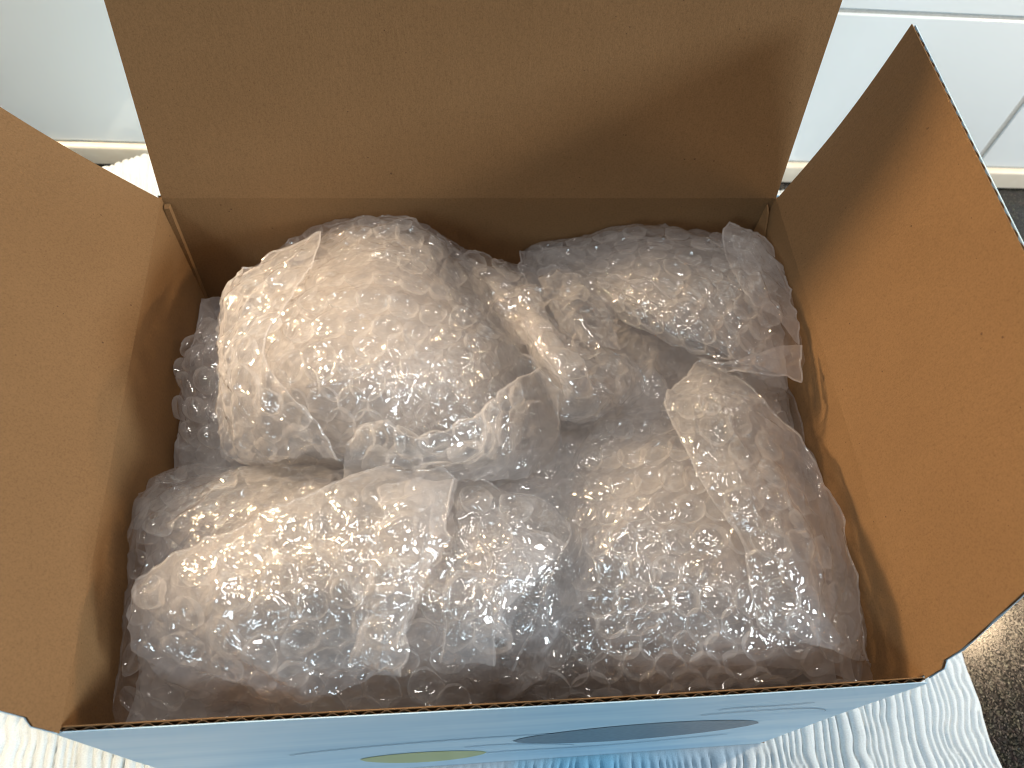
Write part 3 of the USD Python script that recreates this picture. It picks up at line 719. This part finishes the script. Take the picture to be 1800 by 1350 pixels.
E = thing('bubble_wrap_bundle', 'large bubble wrap bundle filling the front right of the box, with a long folded strip', 'bubble wrap', GRP)
CE = [[(0.0502, 0.0341, -0.0780), (0.0716, 0.0324, -0.0580), (0.0974, 0.0360, -0.0530), (0.1280, 0.0381, -0.0530), (0.1642, 0.0391, -0.0580), (0.1998, 0.0101, -0.0780)],
    [(0.0379, -0.0093, -0.0430), (0.0592, -0.0156, -0.0200), (0.0839, -0.0178, -0.0120), (0.1136, -0.0188, -0.0120), (0.1522, -0.0243, -0.0200), (0.2005, -0.0372, -0.0530)],
    [(0.0292, -0.0472, -0.0380), (0.0507, -0.0592, -0.0020), (0.0763, -0.0609, 0.0060), (0.1067, -0.0621, 0.0060), (0.1460, -0.0688, -0.0040), (0.1982, -0.0869, -0.0430)],
    [(0.0227, -0.0819, -0.0430), (0.0461, -0.0958, -0.0020), (0.0726, -0.1002, 0.0080), (0.1043, -0.1017, 0.0080), (0.1453, -0.1065, -0.0020), (0.1997, -0.1130, -0.0430)],
    [(0.0150, -0.1101, -0.0530), (0.0419, -0.1225, -0.0140), (0.0711, -0.1264, -0.0040), (0.1057, -0.1269, -0.0040), (0.1479, -0.1267, -0.0140), (0.2007, -0.1305, -0.0480)],
    [(0.0051, -0.1354, -0.0500), (0.0393, -0.1414, -0.0300), (0.0734, -0.1431, -0.0260), (0.1091, -0.1429, -0.0260), (0.1499, -0.1433, -0.0300), (0.1980, -0.1460, -0.0480)],
    [(0.0045, -0.1438, -0.0700), (0.0433, -0.1471, -0.0600), (0.0799, -0.1485, -0.0580), (0.1178, -0.1484, -0.0580), (0.1603, -0.1481, -0.0600), (0.2082, -0.1467, -0.0700)]]
core(E, CE[:-1], 51, 0.012)
wrap(E, 'wrap_sheet', CE, 53, crumple=0.9, fold=0.8)
wrap(E, 'folded_strip', [[(0.1295, 0.0385, -0.0200), (0.1314, 0.0393, -0.0160), (0.1365, 0.0375, -0.0200)],
    [(0.0974, -0.0085, 0.0040), (0.1197, -0.0089, 0.0140), (0.1544, 0.0107, -0.0080)],
    [(0.1031, -0.0404, 0.0140), (0.1284, -0.0409, 0.0200), (0.1734, -0.0228, -0.0080)],
    [(0.1079, -0.0688, 0.0200), (0.1350, -0.0692, 0.0220), (0.1862, -0.0529, -0.0160)],
    [(0.1146, -0.0902, 0.0200), (0.1431, -0.0935, 0.0200), (0.1912, -0.0837, -0.0200)],
    [(0.1166, -0.1133, 0.0160), (0.1454, -0.1192, 0.0120), (0.1918, -0.1159, -0.0280)],
    [(0.1257, -0.1322, 0.0020), (0.1529, -0.1377, -0.0040), (0.1956, -0.1373, -0.0430)]], 54, edges='tlr', fold=0.4, crumple=0.9)
wrap(E, 'side_layer', [[(0.1918, 0.0036, -0.0560), (0.1974, -0.0039, -0.0510), (0.2093, -0.0091, -0.0560)],
    [(0.1926, -0.0287, -0.0460), (0.2035, -0.0343, -0.0410), (0.2183, -0.0358, -0.0510)],
    [(0.1954, -0.0581, -0.0460), (0.2049, -0.0604, -0.0410), (0.2180, -0.0590, -0.0510)],
    [(0.2007, -0.0844, -0.0510), (0.2049, -0.0862, -0.0460), (0.2145, -0.0835, -0.0560)],
    [(0.2027, -0.1031, -0.0560), (0.2052, -0.1047, -0.0510), (0.2150, -0.0990, -0.0610)]], 55, edges='r', fold=0.4)

F = thing('bubble_wrap_bundle', 'wide bubble wrap bundle along the front left of the box with a large overlapping flap', 'bubble wrap', GRP)
CF = [[(-0.2184, -0.0237, -0.1000), (-0.1973, -0.0079, -0.0900), (-0.1542, -0.0062, -0.0800), (-0.1199, -0.0056, -0.0800), (-0.0779, -0.0118, -0.0800), (-0.0319, -0.0090, -0.0800)],
    [(-0.2042, -0.0349, -0.0550), (-0.1831, -0.0191, -0.0450), (-0.1424, -0.0181, -0.0350), (-0.1118, -0.0187, -0.0300), (-0.0734, -0.0259, -0.0250), (-0.0306, -0.0233, -0.0350)],
    [(-0.2020, -0.0610, -0.0500), (-0.1678, -0.0580, -0.0180), (-0.1307, -0.0585, -0.0020), (-0.0988, -0.0592, 0.0040), (-0.0645, -0.0591, 0.0080), (-0.0240, -0.0513, -0.0020)],
    [(-0.2012, -0.0844, -0.0500), (-0.1605, -0.0904, -0.0060), (-0.1249, -0.0926, 0.0120), (-0.0928, -0.0926, 0.0160), (-0.0609, -0.0922, 0.0160), (-0.0156, -0.0875, 0.0040)],
    [(-0.1994, -0.1082, -0.0500), (-0.1585, -0.1141, -0.0100), (-0.1237, -0.1150, 0.0080), (-0.0921, -0.1164, 0.0120), (-0.0584, -0.1169, 0.0120), (-0.0098, -0.1135, 0.0000)],
    [(-0.1991, -0.1284, -0.0550), (-0.1595, -0.1311, -0.0300), (-0.1250, -0.1323, -0.0200), (-0.0898, -0.1334, -0.0180), (-0.0544, -0.1341, -0.0180), (-0.0068, -0.1319, -0.0220)],
    [(-0.1947, -0.1453, -0.0500), (-0.1578, -0.1477, -0.0420), (-0.1243, -0.1492, -0.0380), (-0.0885, -0.1501, -0.0360), (-0.0524, -0.1497, -0.0360), (-0.0073, -0.1469, -0.0400)],
    [(-0.2017, -0.1469, -0.0750), (-0.1642, -0.1491, -0.0680), (-0.1294, -0.1504, -0.0660), (-0.0918, -0.1505, -0.0660), (-0.0535, -0.1495, -0.0660), (-0.0057, -0.1469, -0.0680)]]
core(F, CF[:-1], 61, 0.012)
wrap(F, 'wrap_sheet', CF, 62)
wrap(F, 'under_layer', [[(-0.2003, -0.0366, -0.0450), (-0.1798, -0.0233, -0.0350), (-0.1386, -0.0217, -0.0250), (-0.1101, -0.0233, -0.0200), (-0.0787, -0.0304, -0.0160)],
    [(-0.1901, -0.0604, -0.0300), (-0.1706, -0.0508, -0.0120), (-0.1401, -0.0483, -0.0020), (-0.1143, -0.0470, 0.0000), (-0.0878, -0.0522, 0.0040)],
    [(-0.1799, -0.0764, -0.0200), (-0.1603, -0.0709, -0.0040), (-0.1417, -0.0658, 0.0080), (-0.1222, -0.0622, 0.0120), (-0.0973, -0.0626, 0.0140)]], 63, edges='t', fold=0.6, crumple=0.8)
wrap(F, 'overlapping_flap', [[(-0.1829, -0.0937, -0.0200), (-0.1556, -0.0830, 0.0100), (-0.1302, -0.0745, 0.0200), (-0.1064, -0.0656, 0.0240), (-0.0800, -0.0549, 0.0240), (-0.0527, -0.0459, 0.0180), (-0.0269, -0.0454, 0.0060)],
    [(-0.1816, -0.1055, -0.0180), (-0.1489, -0.1002, 0.0160), (-0.1216, -0.0946, 0.0280), (-0.0986, -0.0876, 0.0320), (-0.0732, -0.0777, 0.0320), (-0.0497, -0.0701, 0.0280), (-0.0291, -0.0654, 0.0140)],
    [(-0.1756, -0.1189, -0.0200), (-0.1428, -0.1176, 0.0120), (-0.1154, -0.1125, 0.0260), (-0.0925, -0.1076, 0.0320), (-0.0701, -0.1009, 0.0320), (-0.0524, -0.0938, 0.0280), (-0.0379, -0.0869, 0.0180)],
    [(-0.1679, -0.1280, -0.0300), (-0.1333, -0.1290, 0.0040), (-0.1084, -0.1259, 0.0180), (-0.0878, -0.1234, 0.0240), (-0.0679, -0.1182, 0.0240), (-0.0553, -0.1131, 0.0220), (-0.0455, -0.1080, 0.0160)],
    [(-0.1534, -0.1350, -0.0400), (-0.1257, -0.1364, -0.0120), (-0.1031, -0.1349, 0.0000), (-0.0844, -0.1334, 0.0060), (-0.0689, -0.1296, 0.0080), (-0.0597, -0.1267, 0.0100), (-0.0527, -0.1245, 0.0100)],
    [(-0.1357, -0.1398, -0.0500), (-0.1127, -0.1412, -0.0300), (-0.0948, -0.1417, -0.0180), (-0.0806, -0.1406, -0.0100), (-0.0698, -0.1394, -0.0060), (-0.0643, -0.1380, -0.0020), (-0.0589, -0.1374, 0.0000)]], 64, creases=[(0.72, 0.1, 0.66, 0.8), (0.9, 0.12, 0.93, 0.9), (0.55, 0.15, 0.62, 0.7)], edges='t', fold=0.9, crumple=1.2)
wrap(F, 'taped_pleat', [[(-0.0552, -0.0543, 0.0260), (-0.0441, -0.0541, 0.0280), (-0.0259, -0.0537, 0.0220)],
    [(-0.0571, -0.0821, 0.0380), (-0.0466, -0.0827, 0.0420), (-0.0323, -0.0803, 0.0340)],
    [(-0.0644, -0.1037, 0.0400), (-0.0530, -0.1055, 0.0440), (-0.0406, -0.1036, 0.0360)],
    [(-0.0705, -0.1224, 0.0360), (-0.0592, -0.1252, 0.0400), (-0.0485, -0.1243, 0.0340)],
    [(-0.0756, -0.1372, 0.0160), (-0.0640, -0.1411, 0.0200), (-0.0530, -0.1433, 0.0160)]], 65, edges='lr', fold=0.6, crumple=1.7, keep=0.4, flat=0.5)

K = thing('bubble_wrap_bundle', 'narrow bubble wrap packet with a pointed cut corner between the two front bundles', 'bubble wrap', GRP)
CK = [[(-0.0252, -0.0408, 0.0000), (-0.0091, -0.0472, 0.0020), (0.0068, -0.0558, 0.0020), (0.0341, -0.0727, 0.0040)],
    [(-0.0248, -0.0670, 0.0100), (-0.0109, -0.0707, 0.0140), (0.0042, -0.0765, 0.0160), (0.0258, -0.0899, 0.0140)],
    [(-0.0271, -0.0911, 0.0120), (-0.0136, -0.0923, 0.0180), (-0.0003, -0.0963, 0.0200), (0.0157, -0.1056, 0.0160)],
    [(-0.0319, -0.1140, 0.0060), (-0.0187, -0.1155, 0.0140), (-0.0056, -0.1180, 0.0160), (0.0080, -0.1203, 0.0120)],
    [(-0.0377, -0.1291, -0.0080), (-0.0243, -0.1316, 0.0000), (-0.0110, -0.1349, 0.0000), (0.0011, -0.1395, -0.0040)]]
core(K, CK, 71, 0.012)
wrap(K, 'wrap_sheet', CK, 72, edges='tr', crumple=1.1)
wrap(K, 'folded_flap', [[(-0.0301, -0.1036, 0.0240), (-0.0173, -0.1038, 0.0280), (-0.0043, -0.1054, 0.0260)],
    [(-0.0310, -0.1168, 0.0260), (-0.0188, -0.1174, 0.0300), (-0.0064, -0.1191, 0.0280)],
    [(-0.0318, -0.1267, 0.0200), (-0.0196, -0.1276, 0.0240), (-0.0072, -0.1293, 0.0220)],
    [(-0.0325, -0.1355, 0.0060), (-0.0206, -0.1365, 0.0100), (-0.0084, -0.1378, 0.0080)]], 73, edges='tlr', fold=0.4, crumple=1.3)
wrap(K, 'lower_layer', [[(-0.0558, -0.1219, -0.0500), (0.0225, -0.1214, -0.0450), (0.0592, -0.1234, -0.0450), (0.0973, -0.1274, -0.0500)],
    [(-0.0587, -0.1360, -0.0500), (0.0236, -0.1356, -0.0400), (0.0595, -0.1362, -0.0400), (0.1014, -0.1395, -0.0500)],
    [(-0.0589, -0.1450, -0.0550), (0.0269, -0.1444, -0.0500), (0.0635, -0.1437, -0.0500), (0.1047, -0.1461, -0.0550)],
    [(-0.0601, -0.1459, -0.0800), (0.0306, -0.1449, -0.0800), (0.0694, -0.1442, -0.0800), (0.1117, -0.1461, -0.0800)]], 74, edges='b', fold=0.7)
